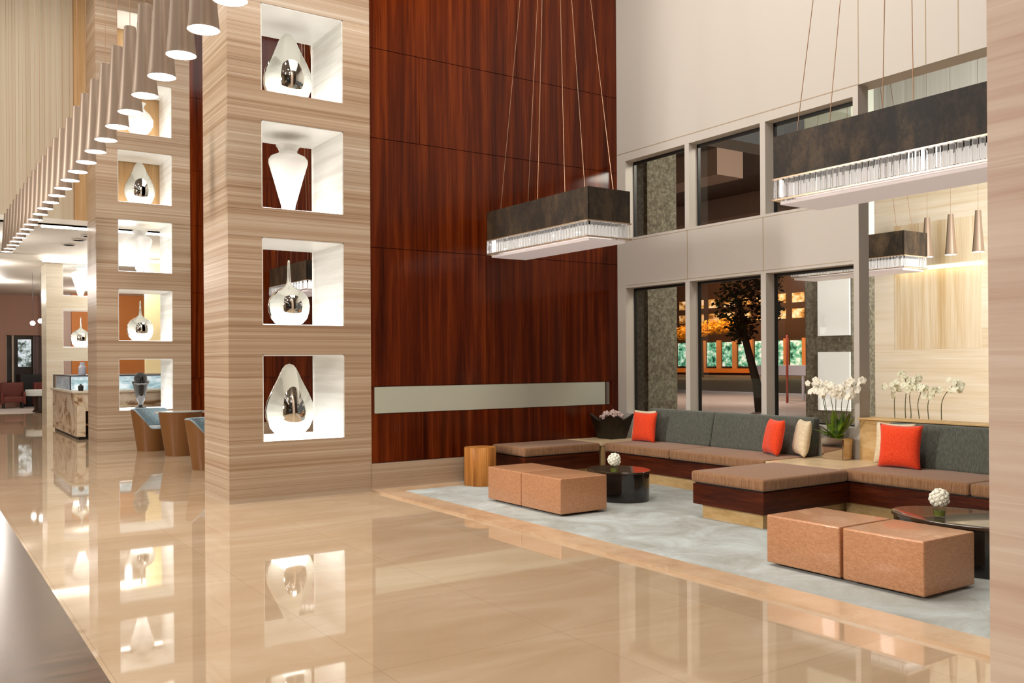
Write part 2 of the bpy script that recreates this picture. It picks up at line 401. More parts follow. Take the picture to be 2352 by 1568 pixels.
# ------------------------------------------------------------ window wall
YM = [10.335, 9.083, 8.999, 7.742, 7.659, 6.383, 6.314]
bm = bmesh.new()
T = .19
x0, x1 = XW, XW + T
box(bm, x0, -3, 4.795, x1 + .1, YP, CEIL)                      # upper panels
box(bm, x0, -3, 0, x1, 6.314, .78)                            # below the opening
box(bm, x0, 6.314, 0, x1, YP, .86)                            # below the windows
box(bm, x0, 6.314, 4.674, x1, YP, 4.795)                      # window head
box(bm, x0, 6.314, 2.75, x1, YP, 3.50)                        # spandrel
for a, b in ((10.335, YP), (8.999, 9.083), (7.659, 7.742), (6.314, 6.383)):
    box(bm, x0, a, .86, x1, b, 2.75); box(bm, x0, a, 3.50, x1, b, 4.674)
box(bm, x0, 11.5, 0, x1, 20.3, CEIL)
struct('wall_right', bm, M_white)
# seams of the upper panels as thin recessed strips
bm = bmesh.new()
for y in (6.30, 5.48, 5.12): box(bm, x0 - .002, y, 4.80, x0 + .001, y + .012, CEIL)
for y in (9.04, 7.70): box(bm, x0 - .002, y - .006, 2.78, x0 + .001, y + .006, 3.47)
box(bm, x0 - .003, 6.314, 4.795, x0 + .002, YP, 4.805)
box(bm, x0 - .002, 6.4, 3.462, x0 + .001, YP - .2, 3.468); box(bm, x0 - .002, 6.4, 2.785, x0 + .001, YP - .2, 2.791)
struct('trim_3', bm, mat('panel_seam', srgb(170, 150, 124), .7))
n = 0
for (ya, yb) in ((9.083, 10.335), (7.742, 8.999), (6.383, 7.659)):
    for z0, z1 in ((3.50, 4.674), (.86, 2.75)):
        n += 1
        bm = bmesh.new(); f = .035; gx = XW + T - .03
        box(bm, gx, ya, z0, gx + .05, ya + .018, z1); box(bm, gx, yb - .018, z0, gx + .05, yb, z1)
        box(bm, gx, ya, z0, gx + .05, yb, z0 + .02); box(bm, gx, ya, z1 - .035, gx + .05, yb, z1)
        w = struct('window_%d' % n, bm, M_dark)
        bm = bmesh.new(); box(bm, gx + .02, ya + .018, z0 + .02, gx + .026, yb - .018, z1 - .035)
        obj('pane', bm, M_glass, w)
# right of the last post: open bay, tall; its left jamb
# ------------------------------------------------------------ niche pillars
NB = [.708 + 1.397 * k for k in range(6)]
NX0, NX1 = 3.512, 4.556
NHH = 1.040
def pillar(label, y0, nn, zt=CEIL, M=None):
    t = thing('niche_pillar', label, 'pillar', ((PX0 + PX1) / 2, y0 + .52, 0), 'stone pillars with lit display niches')
    bm = bmesh.new(); y1 = y0 + 1.04
    box(bm, PX0, y0, 0, NX0, y1, zt); box(bm, NX1, y0, 0, PX1, y1, zt)
    zs = [0] + sum([[NB[k], NB[k] + NHH] for k in range(nn)], []) + [zt]
    for a, b in zip(zs[::2], zs[1::2]):
        if b > a: box(bm, NX0, y0, a, NX1, y1, b)
    obj('shaft', bm, M or M_pil, t)
    for k in range(nn):
        z0, z1 = NB[k], min(zt, NB[k] + NHH); e = .012
        bm = bmesh.new()
        box(bm, NX0, y0 + .004, z0, NX0 + e, y1 - .004, z1); box(bm, NX1 - e, y0 + .004, z0, NX1, y1 - .004, z1)
        box(bm, NX0, y0 + .004, z1 - e, NX1, y1 - .004, z1)
        obj('niche_lining', bm, M_niche, t)
        bm = bmesh.new(); box(bm, NX0 + e, y0 + .03, z0 - .0, NX1 - e, y1 - .03, z0 + .008)
        obj('lit_shelf', bm, M_lit, t)
    return t
pillar('near stone pillar with glowing square niches in front of the wood wall', YP, 6)
pillar('middle stone pillar with glowing square niches behind the tub chairs', YP + DY, 6)
pillar('far pale stone pillar with niches beside the cafe counter', 27.0, 3, 4.355, M_cafest)
# right foreground column
bm = bmesh.new(); box(bm, 3.11, .6, 0, 4.91, 1.66, CEIL)
tag(obj('stone_column', bm, M_pinkst), 'pinkish travertine column face cropped at the right edge of the photo', 'column')

# vases -------------------------------------------------------------------------
TEAR = [(0, 0), (.10, .0), (.18, .03), (.25, .11), (.295, .22), (.305, .32), (.285, .43), (.24, .54), (.19, .64), (.145, .73), (.115, .80), (.085, .86), (.05, .90), (0, .915)]
BULB = [(0, 0), (.10, .0), (.17, .03), (.225, .09), (.25, .17), (.26, .25), (.245, .34), (.20, .41), (.13, .46), (.07, .495), (.035, .53), (.022, .60), (.018, .70), (.015, .80), (.010, .83), (0, .832)]
URN = [(0, 0), (.11, 0), (.11, .015), (.075, .03), (.06, .06), (.085, .08), (.09, .12), (.115, .20), (.145, .30), (.18, .42), (.215, .53), (.243, .62), (.245, .66), (.22, .70), (.165, .725), (.125, .74), (.11, .765), (.125, .80), (.15, .83), (.15, .84), (.13, .84), (0, .80)]
ROUND = [(0, 0), (.12, 0), (.12, .02), (.07, .05), (.09, .08), (.20, .16), (.27, .28), (.28, .40), (.22, .52), (.13, .60), (.09, .66), (.11, .72), (.14, .75), (.12, .75), (0, .70)]
AMPH = [(0, 0), (.12, 0), (.12, .03), (.05, .06), (.05, .12), (.08, .16), (.11, .30), (.14, .46), (.15, .50), (.17, .52), (.17, .56), (.13, .58), (.13, .64), (.10, .70), (.06, .74), (0, .74)]
M_smoke = mat('smoked_dark_glass', (.02, .018, .016), .05, coat=.5)
def vase(prof, M, x, y, z, name, label, cat='vase', group=None):
    bm = lathe([(r, h * ((1.06 if y < 25 else .98) if prof is URN else 1)) for r, h in prof], 48, c=(x, y, z + .0125))
    return tag(obj(name, bm, M, smooth='all' if M is M_cglass else True), label, cat, group)
VX = 4.03
def vset(yc, which, where):
    for k, kind in which.items():
        z = NB[k]
        if kind == 'tear': vase(TEAR, M_cglass, VX, yc, z, 'teardrop_vase', 'mirrored silver teardrop vase in the %s' % where[k], group='mirrored teardrop vases')
        if kind == 'bulb': vase(BULB, M_cglass, VX, yc, z, 'long_neck_vase', 'round mirrored vase with long thin neck in %s' % where[k], group='long necked glass vases')
        if kind == 'urn': vase(URN, M_urn, VX, yc, z, 'tapered_urn', 'tall white tapered urn with flared rim in the %s' % where[k], 'urn', 'white tapered urns')
        if kind == 'round': vase(ROUND, M_urn, VX, yc, z, 'round_vase', 'round white vase in the %s' % where[k])
        if kind == 'amph': vase(AMPH, M_smoke, VX, yc, z, 'goblet_vase', 'dark smoky goblet shaped vase in the %s' % where[k])
nm = ['lowest niche of the %s pillar', 'second lowest niche of the %s pillar', 'third lowest niche of the %s pillar', 'fourth lowest niche of the %s pillar', 'fifth lowest niche of the %s pillar']
vset(YP + .52, {0: 'tear', 1: 'bulb', 2: 'urn', 3: 'tear'}, [s % 'near' for s in nm])
vset(YP + DY + .52, {0: 'amph', 1: 'bulb', 2: 'urn', 3: 'tear', 4: 'round'}, [s % 'middle' for s in nm])
vset(27.52, {1: 'bulb', 2: 'urn'}, [s % 'far' for s in nm])

# ------------------------------------------------------------ cafe side
YB = 20.36
bm = bmesh.new(); box(bm, -8, YB, 4.5, 2.86, YB + .25, CEIL); struct('wall_cafe_upper', bm, M_rib)
bm = bmesh.new(); box(bm, 2.86, YB + .02, 4.5, 9.3, YB + .3, CEIL); struct('wall_cafe_side', bm, wood('honey_brown_wall', srgb(176, 136, 88), srgb(194, 156, 110), srgb(206, 172, 130), rough=.4, sc=(5, 5, .3)))
bm = bmesh.new(); box(bm, 2.3, YB + .25, 4.46, 9.0, YB + .36, 4.497)
tag(obj('cove_light', bm, mat('cove_glow', (.9, .9, .9), .5, emit=(1, .95, .86), estr=4.5)), 'bright linear cove light along the edge of the lowered cafe ceiling', 'light')
bm = bmesh.new(); box(bm, 2.95, 26.25, 4.33, 9.0, 26.39, 4.358)
tag(obj('cove_light', bm, MATS['cove_glow']), 'white linear cove light above the far pale pillar', 'light')
for k, (x, y) in enumerate(((3.2, 23.6), (3.28, 22.6), (3.36, 21.8))):
    t = thing('recessed_downlight', 'small recessed downlight in the cafe ceiling, %s from the counter side' % ORD[k], 'light', (x, y, 4.47), 'recessed cafe downlights')
    obj('trim_ring', lathe([(.16, 0), (.16, .028), (.12, .028), (.12, 0)], 24), M_white, t, world=False, smooth=True)
    obj('lamp_disc', lathe([(0, .004), (.12, .004), (.12, .02), (0, .02)], 24), M_lamp, t, world=False)
# far walls
bm = bmesh.new(); box(bm, -2, 40, 2.78, 4.75, 40.3, 4.36); box(bm, -2, 40, 0, 3.2, 40.3, 2.78); box(bm, 4.47, 40, 0, 4.75, 40.3, 2.78); box(bm, 3.2, 40, 0, 4.47, 40.3, .55)
struct('wall_far', bm, mat('mauve_brown_wall', srgb(170, 128, 108), .6))
bm = bmesh.new(); box(bm, 4.75, 38.5, 0, 5.3, 38.8, 4.4); struct('wall_far_side', bm, mat('taupe_wall', srgb(196, 172, 160), .6))
bm = bmesh.new(); box(bm, 5.3, 38.4, 0, 9.3, 38.7, 4.4); struct('wall_far_orange', bm, mat('orange_wall', srgb(206, 128, 62), .6))
bm = bmesh.new(); box(bm, 3.2, 40.12, .55, 3.24, 40.2, 2.78); box(bm, 3.40, 40.05, .55, 3.47, 40.15, 2.78); box(bm, 4.43, 40.12, .55, 4.47, 40.2, 2.78)
w = struct('window_7', bm, mat('window_post', srgb(180, 160, 140), .5))
bm = bmesh.new(); box(bm, 3.2, 40.2, .55, 4.47, 40.22, 2.78); obj('pane', bm, mat('night_glass', srgb(46, 36, 34), .1), w)
bm = bmesh.new(); box(bm, 3.62, 40.10, 1.55, 4.08, 40.14, 2.62)
_m = mat('bright_garden_view', rough=.5); _n = NT(_m); _a = _n.noise(_n.pos((5, 5, 5)), 1.0, 5, .7)
_r = _n.ramp(_a, [(.42, srgb(50, 60, 50)), (.5, srgb(150, 165, 165)), (.62, srgb(226, 236, 246))]); _n.color(_r); _n.l(_r, _n.b.inputs['Emission Color']); _n.b.inputs['Emission Strength'].default_value = .7
tag(obj('lit_picture', bm, _m), 'brightly lit picture with green and white blotches on the far dark window', 'picture')
M_curt = fabric('mauve_curtain', srgb(96, 80, 78), srgb(124, 106, 104), sc=(12, 12, .4), obj=False)
bm = bmesh.new()
for i in range(6): lathe([(.04, .55), (.04, 2.75)], 10, bm, (4.17 + i * .05, 40.05, 0))
tag(obj('curtain', bm, M_curt, smooth=True), 'mauve grey curtain at the right of the far dark window', 'curtain')
for k, (x, z) in enumerate(((3.095, 2.86), (3.30, 2.93))):
    t = thing('globe_pendant', ('left' if k == 0 else 'right') + ' one of two small glowing globe pendants in the far cafe', 'pendant light', (x, 30, z), 'glowing globe pendants')
    bm = bmesh.new(); bmesh.ops.create_icosphere(bm, subdivisions=3, radius=.07); obj('globe', bm, mat('globe_glow', (.9, .9, .9), emit=(1, .95, .88), estr=10), t, world=False, smooth='all')
    obj('cable', tube(bmesh.new(), [(0, 0, .07), (0, 0, 4.36 - z)], .004, 6), M_dark, t, world=False)
# rug, armchairs, table in the far cafe
bm = bmesh.new(); box(bm, 2.2, 34.3, 0, 4.4, 38.8, .02); tag(obj('rug', bm, mat('pale_rug', srgb(206, 196, 190), .9)), 'pale rug on the floor under the far red armchairs', 'rug')
M_red = mat('dark_red_leather', srgb(104, 44, 34), .5)
def armchair():
    t = thing('red_armchair', 'dark red armchair at the left edge of the far cafe', 'armchair', (3.25, 38.0, .02), 'red armchairs in the far cafe')
    obj('seat', bbox(-.33, -.33, .22, .33, .33, .44, .04), M_red, t, world=False, smooth=True)
    obj('backrest', bbox(-.38, .22, .2, .38, .38, .95, .05), M_red, t, world=False, smooth=True)
    for s in (-1, 1): obj('armrest', bbox(s * .36 - .05, -.33, .15, s * .36 + .05, .33, .62, .03), M_red, t, world=False, smooth=True)
    for sx in (-1, 1):
        for sy in (-1, 1): obj('leg', bbox(sx * .3 - .025, sy * .28 - .025, 0, sx * .3 + .025, sy * .28 + .025, .24), M_dark, t, world=False)
    return t
a = armchair(); dup(a, (4.35, 37.5, .02), 'dark red armchair behind the white clothed table in the far cafe', rz=.3)
bm = bbox(3.62, 39.2, 0, 4.35, 39.5, 1.25, .02); tag(obj('dark_cabinet', bm, M_dark), 'black cabinet below the far window', 'cabinet')
t = thing('round_cafe_table', 'round table with white cloth and dark base in the far cafe', 'table', (3.78, 34.4, .02))
obj('tablecloth', lathe([(.0, .76), (.46, .76), (.47, .74), (.44, .56), (.42, .55), (.42, .72), (0, .73)], 32), mat('white_cloth', srgb(214, 220, 216), .7), t, world=False, smooth=True)
obj('base', lathe([(.24, 0), (.26, .02), (.2, .1), (.22, .72)], 24), mat('dark_wood_base', srgb(52, 34, 22), .4), t, world=False, smooth=True)

# cafe counter with display case
t = thing('cafe_counter', 'veined marble cafe counter with dark shelf recess, between the far and middle pillars', 'counter', (4.0, 23.3, 0))
bm = bmesh.new(); box(bm, 3.05, 21.75, .06, 6.0, 25.3, 1.0); box(bm, 3.05, 21.4, .06, 3.22, 21.75, .72); box(bm, 3.22, 21.4, .62, 6.0, 21.75, .72)
obj('body', bm, M_marble, t)
obj('worktop', bbox(3.0, 21.66, 1.0, 6.0, 25.35, 1.05, .01), M_cafest, t, smooth=True)
obj('plinth', bbox(3.09, 21.46, 0, 6.0, 25.25, .06), M_dark, t)
obj('shelf', bbox(3.22, 21.42, .30, 6.0, 21.75, .34), mat('shelf_wood', srgb(120, 80, 48), .5), t)
obj('recess_back', bbox(3.24, 21.72, .07, 5.95, 21.749, .62), mat('recess_dark', srgb(60, 34, 20), .6), t)
t = thing('display_case', 'glass display case glowing blue white on the cafe counter', 'display case', (4.0, 23.9, 1.05))
bm = bmesh.new()
box(bm, 3.06, 22.5, 1.36, 5.6, 25.3, 1.385)
for p in ((3.06, 22.5), (3.06, 25.27), (5.57, 22.5)): box(bm, p[0], p[1], 1.05, p[0] + .03, p[1] + .03, 1.36)
obj('frame', bm, mat('case_frame', srgb(90, 90, 96), .4, metal=.6), t)
_m = mat('lit_case_interior', rough=.5); _n = NT(_m); _a = _n.noise(_n.pos((4, 4, 9)), 1.0, 4, .7)
_r = _n.ramp(_a, [(.36, srgb(140, 170, 186)), (.5, srgb(190, 206, 220)), (.62, srgb(236, 240, 252))]); _n.color(_r); _n.l(_r, _n.b.inputs['Emission Color']); _n.b.inputs['Emission Strength'].default_value = .75
obj('lit_interior', bbox(3.12, 22.58, 1.055, 5.5, 25.2, 1.34), _m, t)
bm = bmesh.new(); box(bm, 3.07, 22.51, 1.05, 3.075, 25.29, 1.36); box(bm, 3.07, 22.505, 1.05, 5.6, 22.51, 1.36); obj('glass', bm, M_clear, t)
jar = None
for k, (x, y, h) in enumerate(((3.35, 22.7, .30), (3.6, 22.65, .38), (3.9, 22.7, .34), (4.1, 22.9, .42), (3.45, 23.4, .26))):
    bm = lathe([(0, 0), (.07, 0), (.08, .02), (.085, h * .6), (.05, h * .8), (.055, h), (.045, h), (.04, h * .8), (.07, h * .6), (.06, .03), (0, .02)], 20, c=(x, y, 1.386))
    tag(obj('glass_jar', bm, mat('frosted_jar', srgb(214, 218, 232), .2, trans=.3)), 'glass jar on top of the display case, %s from the left' % ORD[k], 'jar', 'glass jars on the display case')
bm = lathe([(0, 0), (.05, 0), (.06, .1), (.02, .14), (0, .16)], 14, c=(3.2, 21.9, 1.05)); tag(obj('small_dark_bowl', bm, M_dark, smooth=True), 'small dark pot on the front of the cafe worktop', 'pot')
# wall behind the middle pillar (seen through its niches)
bm = bmesh.new(); box(bm, 4.05, 24.9, 1.05, 4.55, 25.1, 4.36); 
bm.free()
bm = bmesh.new(); box(bm, 5.35, 25.6, 0, 6.05, 25.8, 4.36); struct('wall_cafe_cream', bm, mat('cream_yellow_wall', srgb(232, 212, 160), .6))
bm = bmesh.new(); box(bm, 6.05, 25.5, 0, 9.3, 25.8, 4.36); struct('wall_cafe_grey', bm, mat('pale_grey_wall', srgb(206, 202, 194), .6))

# ------------------------------------------------------------ cone pendants in the row
def cone_pendant(loc, label, cable_top):
    t = thing('cone_pendant', label, 'pendant light', loc, 'cone pendants hanging in one long row')
    prof = []
    L = .74
    for i in range(46):
        z = L * i / 45; r = .105 - .055 * (z / L) ** .8
        prof += [(r, z), (r - .0022, z + L / 110)]
    prof[0] = (.105, 0)
    obj('shade', lathe([(.098, .012)] + prof + [(.045, L), (.0, L + .004)], 32), M_cone, t, world=False, smooth=True)
    obj('lamp_disc', lathe([(0, .002), (.1, .002), (.1, .010), (0, .010)], 32), M_lamp, t, world=False)
    obj('cable', tube(bmesh.new(), [(0, 0, L), (0, 0, cable_top - loc[2])], .0025, 6), M_wire, t, world=False)
    return t
M_cone = mat('ribbed_satin_silver', srgb(150, 130, 112), .42, metal=.4)
ys = [5.45 + .583 * k for k in range(26)]
pl = cone_pendant((1.63, ys[0], 3.84), 'ribbed silver cone pendant light, %s of the long row from the camera end' % ORD[0], CEIL)
for k in range(1, 26):
    dup(pl, (1.63, ys[k], 3.84), 'ribbed silver cone pendant light, %s of the long row from the camera end' % ORD[k])
for k, y in enumerate((9.685, 9.224, 8.712)):
    dup(pl, (16.0, y, 3.57), 'white glowing cone pendant beyond the open bay, %s from the left' % ORD[k], group='cone pendants beyond the open bay')

# ------------------------------------------------------------ chandeliers
def chandelier(x, y, label):
    z0 = 3.08; L2, W2 = 1.08, .32
    t = thing('crystal_chandelier', label, 'chandelier', (x, y, z0), 'velvet and crystal box chandeliers')
    c = dict(world=False)
    bm = bmesh.new(); b0, b1 = .20, .58
    box(bm, -W2, -L2, b0, -W2 + .02, L2, b1); box(bm, W2 - .02, -L2, b0, W2, L2, b1); box(bm, -W2, -L2, b0, W2, -L2 + .02, b1); box(bm, -W2, L2 - .02, b0, W2, L2, b1)
    box(bm, -W2 + .02, -L2 + .02, b1 - .04, W2 - .02, L2 - .02, b1 - .03)
    obj('velvet_shade', bm, M_velvet, t, **c)
    bm = bmesh.new()
    for z in (.185, .0):
        for s in (-1, 1):
            box(bm, s * W2 - .012, -L2 - .012, z, s * W2 + .012, L2 + .012, z + .014)
            box(bm, -W2 - .012, s * L2 - .012, z, W2 + .012, s * L2 + .012, z + .014)
    obj('crystal_frame', bm, mat('champagne_frame', srgb(206, 180, 150), .3, metal=.6), t, **c)
    rod = None
    rb = random.Random(3)
    def addrod(px, py):
        nonlocal rod
        if rod is None:
            rod = obj('crystal_rod', bbox(-.019, -.019, .0, .019, .019, .168, .006, 1), M_crystal, t, world=False)
            q = rod
        else: q = rod.copy(); COL.objects.link(q); q.parent = t
        q.location = (px, py, .016); q.rotation_euler = (0, 0, rb.choice((0, .5, PI / 4)))
    ny, nx = 38, 11
    for i in range(ny):
        yy = -L2 + .03 + (2 * L2 - .06) * i / (ny - 1)
        addrod(-W2, yy); addrod(W2, yy)
    for i in range(nx):
        xx = -W2 + .06 + (2 * W2 - .12) * i / (nx - 1)
        addrod(xx, -L2); addrod(xx, L2)
    obj('diffuser', bbox(-W2 + .04, -L2 + .04, -.035, W2 - .04, L2 - .04, -.005, .004, 1), M_diff, t, **c)
    obj('lamp_housing', bbox(-W2 + .09, -L2 + .09, .03, W2 - .09, L2 - .09, .16, .01, 1), mat('inner_glow', (.8, .8, .8), .5, emit=(1, .92, .84), estr=.35), t, **c)
    for sx in (-1, 1):
        for fy in (-.88, 0.05, .88):
            obj('cable', tube(bmesh.new(), [(sx * .22, fy * 1.03, b1 - .03), (sx * .05, fy * .12, CEIL - z0)], .004, 6), M_wire, t, **c)
    obj('canopy', bbox(-.12, -.2, CEIL - z0 - .05, .12, .2, CEIL - z0), M_steel, t, **c)
    return t
ch = chandelier(6.82, 9.15, 'dark velvet box chandelier with crystal rim before the wood wall')
dup(ch, (6.82, 4.325, 3.08), 'largest dark velvet chandelier with crystal rim, cut off by the right column')
dup(ch, (13.22, 9.28, 3.08), 'small dark chandelier seen through the open bay beyond the post')
dup(ch, (6.82, 9.15 + DY, 3.08), 'dark chandelier glimpsed through the second niche of the near pillar')

# ------------------------------------------------------------ banquette seating
ZS = .5
def cushion(x0, y0, x1, y1, z0=.388, z1=ZS + .005, b=.035): return bbox(x0, y0, z0, x1, y1, z1, b, 4)
def seat_base(t, x0, y0, x1, y1, i0=.07, i1=.07, j0=.07, j1=.07):
    obj('fascia', bbox(x0, y0, .165, x1, y1, .375, .004, 1), M_base, t)
    obj('plinth', bbox(x0 + i0, y0 + j0, .02, x1 - i1, y1 - j1, .165), M_oak, t)
    obj('shadow_gap', bbox(x0 + .02, y0 + .02, .375, x1 - .02, y1 - .02, .39), M_dark, t)
def backpart(t, ya, yb, xb=8.82, ztop=.955):
    bm = bbox(0, ya, 0, .15, yb, ztop - ZS, .035, 4)
    for v in bm.verts:
        v.co.x += xb + .10 * (v.co.z / (ztop - ZS)) * 1.0 - (.05 if False else 0)
        if v.co.x > 9.03: v.co.x = 9.03
        v.co.z += ZS
    obj('backrest', bm, M_back, t, smooth=True)
t = thing('banquette', 'long brown banquette with grey backrests under the three windows', 'bench', (8.5, 8.28, .02))
seat_base(t, 8.10, 6.86, 9.03, 9.70, j0=0, j1=0, i1=0)
obj('seat_cushion', cushion(8.07, 8.415, 8.98, 9.69), M_seat, t, smooth=True)
obj('seat_cushion', cushion(8.07, 6.875, 8.98, 8.405), M_seat, t, smooth=True)
backpart(t, 8.43, 9.72); backpart(t, 6.84, 8.42)
t = thing('banquette', 'brown banquette with grey backrest in front of the open bay', 'bench', (8.5, 4.4, .02))
seat_base(t, 8.10, 2.6, 9.03, 5.865, j0=0, j1=0, i1=0)
obj('seat_cushion', cushion(8.07, 4.50, 8.98, 5.86), M_seat, t, smooth=True)
obj('seat_cushion', cushion(8.07, 2.6, 8.98, 4.49), M_seat, t, smooth=True)
backpart(t, 2.6, 5.87)
t = thing('daybed', 'square brown upholstered daybed end projecting between the two sofas', 'bench', (7.4, 6.25, .02))
seat_base(t, 6.77, 5.77, 8.09, 6.70)
obj('seat_cushion', cushion(6.76, 5.76, 8.06, 6.72), M_seat, t, smooth=True)
t = thing('daybed', 'brown upholstered daybed end against the dark wood wall', 'bench', (7.4, 10.1, .02))
seat_base(t, 6.75, 9.73, 8.02, 10.505)
obj('seat_cushion', cushion(6.73, 9.71, 8.02, 10.505), M_seat, t, smooth=True)
t = thing('corner_table', 'pale oak corner table in the far corner, carrying the dark basket', 'table', (8.5, 10.1, .02))
obj('top', bbox(8.03, 9.72, .46, 9.04, 10.505, .5, .004, 1), M_oaktop, t); obj('body', bbox(8.06, 9.73, .02, 9.03, 10.5, .46), M_oak, t)
t = thing('corner_table', 'pale oak corner table between the two banquettes, carrying the orchid pot', 'table', (8.5, 6.37, .02))
obj('top', bbox(8.07, 5.88, .46, 9.04, 6.85, .5, .004, 1), M_oaktop, t); obj('body', bbox(8.10, 5.90, .02, 9.03, 6.83, .46), M_oak, t)
# oak ledge panel behind bench 2
t = thing('oak_ledge', 'tan oak panel and ledge behind the right banquette', 'ledge', (9.02, 4.2, .5))
obj('panel', bbox(9.032, 2.6, .5, 9.05, 6.30, .965), M_oak, t)
obj('cap', bbox(8.985, 2.6, .965, 9.30, 6.30, .985, .003, 1), M_oak, t)

# pillows
def pillow(s, th, n=18):
    bm = bmesh.new(); G = {}
    for side in (1, -1):
        for i in range(n + 1):
            for j in range(n + 1):
                u, v = -1 + 2 * i / n, -1 + 2 * j / n
                edge = i in (0, n) or j in (0, n)
                if edge and side == -1: G[side, i, j] = G[1, i, j]; continue
                x = s / 2 * u * (1 - .085 * (1 - v * v)); y = s / 2 * v * (1 - .085 * (1 - u * u))
                h = th / 2 * (max(0, (1 - u ** 4) * (1 - v ** 4))) ** .6
                h *= 1 + .05 * math.sin(5 * u + 2 * v)
                G[side, i, j] = bm.verts.new((x, side * h, y))
    for side in (1, -1):
        for i in range(n):
            for j in range(n):
                bm.faces.new((G[side, i, j], G[side, i + 1, j], G[side, i + 1, j + 1], G[side, i, j + 1]))
    return bm
def put_pillow(c, heading, lean, s, th, M, label):
    """heading: direction the pillow faces, degrees from +X; lean back in degrees"""
    o = obj('throw_pillow', pillow(s, th), M, world=False, smooth='all')
    hd = math.radians(heading)
    o.rotation_euler = (Matrix.Rotation(hd + PI / 2, 4, 'Z') @ Matrix.Rotation(math.radians(-lean), 4, 'X')).to_euler()
    o.location = c
    return tag(o, label, 'pillow', 'throw pillows on the banquettes')
put_pillow((8.64, 9.49, .71), 188, 8, .43, .13, M_orange, 'orange pillow at the far left end of the long banquette')
put_pillow((8.78, 9.66, .725), 184, 9, .43, .12, M_ivory, 'ivory pillow tucked behind the far left orange pillow')
put_pillow((8.66, 7.22, .72), 152, 12, .44, .15, M_orange, 'orange pillow near the right end of the long banquette')
put_pillow((8.78, 6.90, .725), 144, 10, .44, .14, M_ivory, 'ivory pillow beside the tall orchid pot')
put_pillow((8.66, 5.56, .73), 186, 8, .47, .16, M_orange, 'large orange pillow on the right banquette')
put_pillow((8.80, 5.72, .74), 182, 9, .46, .12, M_ivory, 'ivory pillow tucked behind the large orange pillow')

# ottomans
def ottoman(y0, y1, x0, label, x1=None):
    x1 = x1 or x0 + .63
    t = thing('cube_ottoman', label, 'ottoman', ((x0 + x1) / 2, (y0 + y1) / 2, .02), 'copper coloured cube ottomans')
    obj('body', bbox(x0, y0, .045, x1, y1, .42, .014, 3), M_ott, t, smooth=True)
    bm = bmesh.new()
    obj('base', bbox(x0 + .07, y0 + .07, .02, x1 - .07, y1 - .07, .047), M_feet, t)
    return t
ottoman(3.465, 4.10, 5.665, 'copper cube ottoman nearest the camera')
ottoman(4.125, 4.80, 5.665, 'copper cube ottoman, left one of the near pair')
ottoman(7.49, 8.215, 5.645, 'copper cube ottoman, right one of the pair before the round far table')
ottoman(8.225, 8.90, 5.645, 'copper cube ottoman beside the log stool')

# drum tables
def drum(cx, cy, ax, ay, h, label):
    t = thing('drum_table', label, 'table', (cx, cy, .02), 'black oval drum tables')
    def ell(bm, sx, sy, z0, z1, n=64):
        b = lathe([(1, z0), (1, z1)], n, bm)
        return b
    bm = lathe([(.97, 0), (.97, h - .03), (.94, h - .03)], 64)
    for v in bm.verts: v.co.x *= ax; v.co.y *= ay
    obj('drum', bm, M_blackl, t, world=False, smooth=True)
    bm = lathe([(.98, h - .028), (1, h - .024), (1, h - .004), (.99, h)], 64)
    for v in bm.verts: v.co.x *= ax; v.co.y *= ay
    obj('top', bm, M_tabletop, t, world=False, smooth=True)
    return t
drum(6.98, 8.12, .33, .42, .35, 'black oval drum table in the far seating group')
drum(6.95, 3.87, .42, .62, .38, 'black oval drum table partly hidden by the right column')

# log stool
t = thing('log_stool', 'round honey coloured wooden log stool beside the dark wood wall', 'stool', (6.29, 10.10, .02))
prof_n = 40; bm = bmesh.new()
rings = []
for z in (0, .01, .25, .49, .5):
    rr = .205 if z in (0, .5) else .212
    rings.append([bm.verts.new((rr * (1 + .035 * math.sin(3 * a_ + .5) + .02 * math.sin(7 * a_)) * math.cos(a_), rr * (1 + .035 * math.sin(3 * a_ + .5) + .02 * math.sin(7 * a_)) * math.sin(a_), z)) for a_ in [2 * PI * i / 40 for i in range(40)]])
for A, B in zip(rings, rings[1:]):
    for i in range(40): bm.faces.new((A[i], A[(i + 1) % 40], B[(i + 1) % 40], B[i]))
bm.faces.new(rings[-1]); bm.faces.new(list(reversed(rings[0])))
obj('log', bm, M_log, t, world=False, smooth=True)

# flower vases on the tables
def posy(x, y, z, r, label):
    t = thing('flower_posy', label, 'flowers', (x, y, z), 'white flower posies on the drum tables')
    obj('glass_cup', lathe([(0, 0), (r * .50, 0), (r * .52, .01), (r * .56, .095), (r * .52, .095), (r * .48, .02), (0, .018)], 28), M_clear, t, world=False, smooth=True)
    obj('water', lathe([(0, .018), (r * .46, .018), (r * .48, .06), (0, .06)], 24), mat('stem_water', srgb(150, 160, 70), .1, trans=.5), t, world=False, smooth=True)
    bm = bmesh.new(); rb = random.Random(5)
    for i in range(46):
        ph = math.acos(1 - 2 * (i + .5) / 46); th = i * 2.39996
        d = Vector((math.sin(ph) * math.cos(th), math.sin(ph) * math.sin(th), math.cos(ph)))
        c = Vector((0, 0, .095 + r * .72)) + d * r * rb.uniform(.72, .84)
        bmesh.ops.create_icosphere(bm, subdivisions=1, radius=r * .2, matrix=Matrix.Translation(c) @ d.to_track_quat('Z', 'Y').to_matrix().to_4x4() @ Matrix.Diagonal((1.1, 1.1, .7, 1)))
    bmesh.ops.create_icosphere(bm, subdivisions=2, radius=r * .7, matrix=Matrix.Translation((0, 0, .095 + r * .72)))
    obj('bloom', bm, M_bloom, t, world=False)
    return t
posy(6.66, 7.82, .37, .085, 'small white flower ball in a glass cup on the far drum table')
posy(6.72, 3.98, .40, .085, 'small white flower ball in a glass cup on the right drum table')

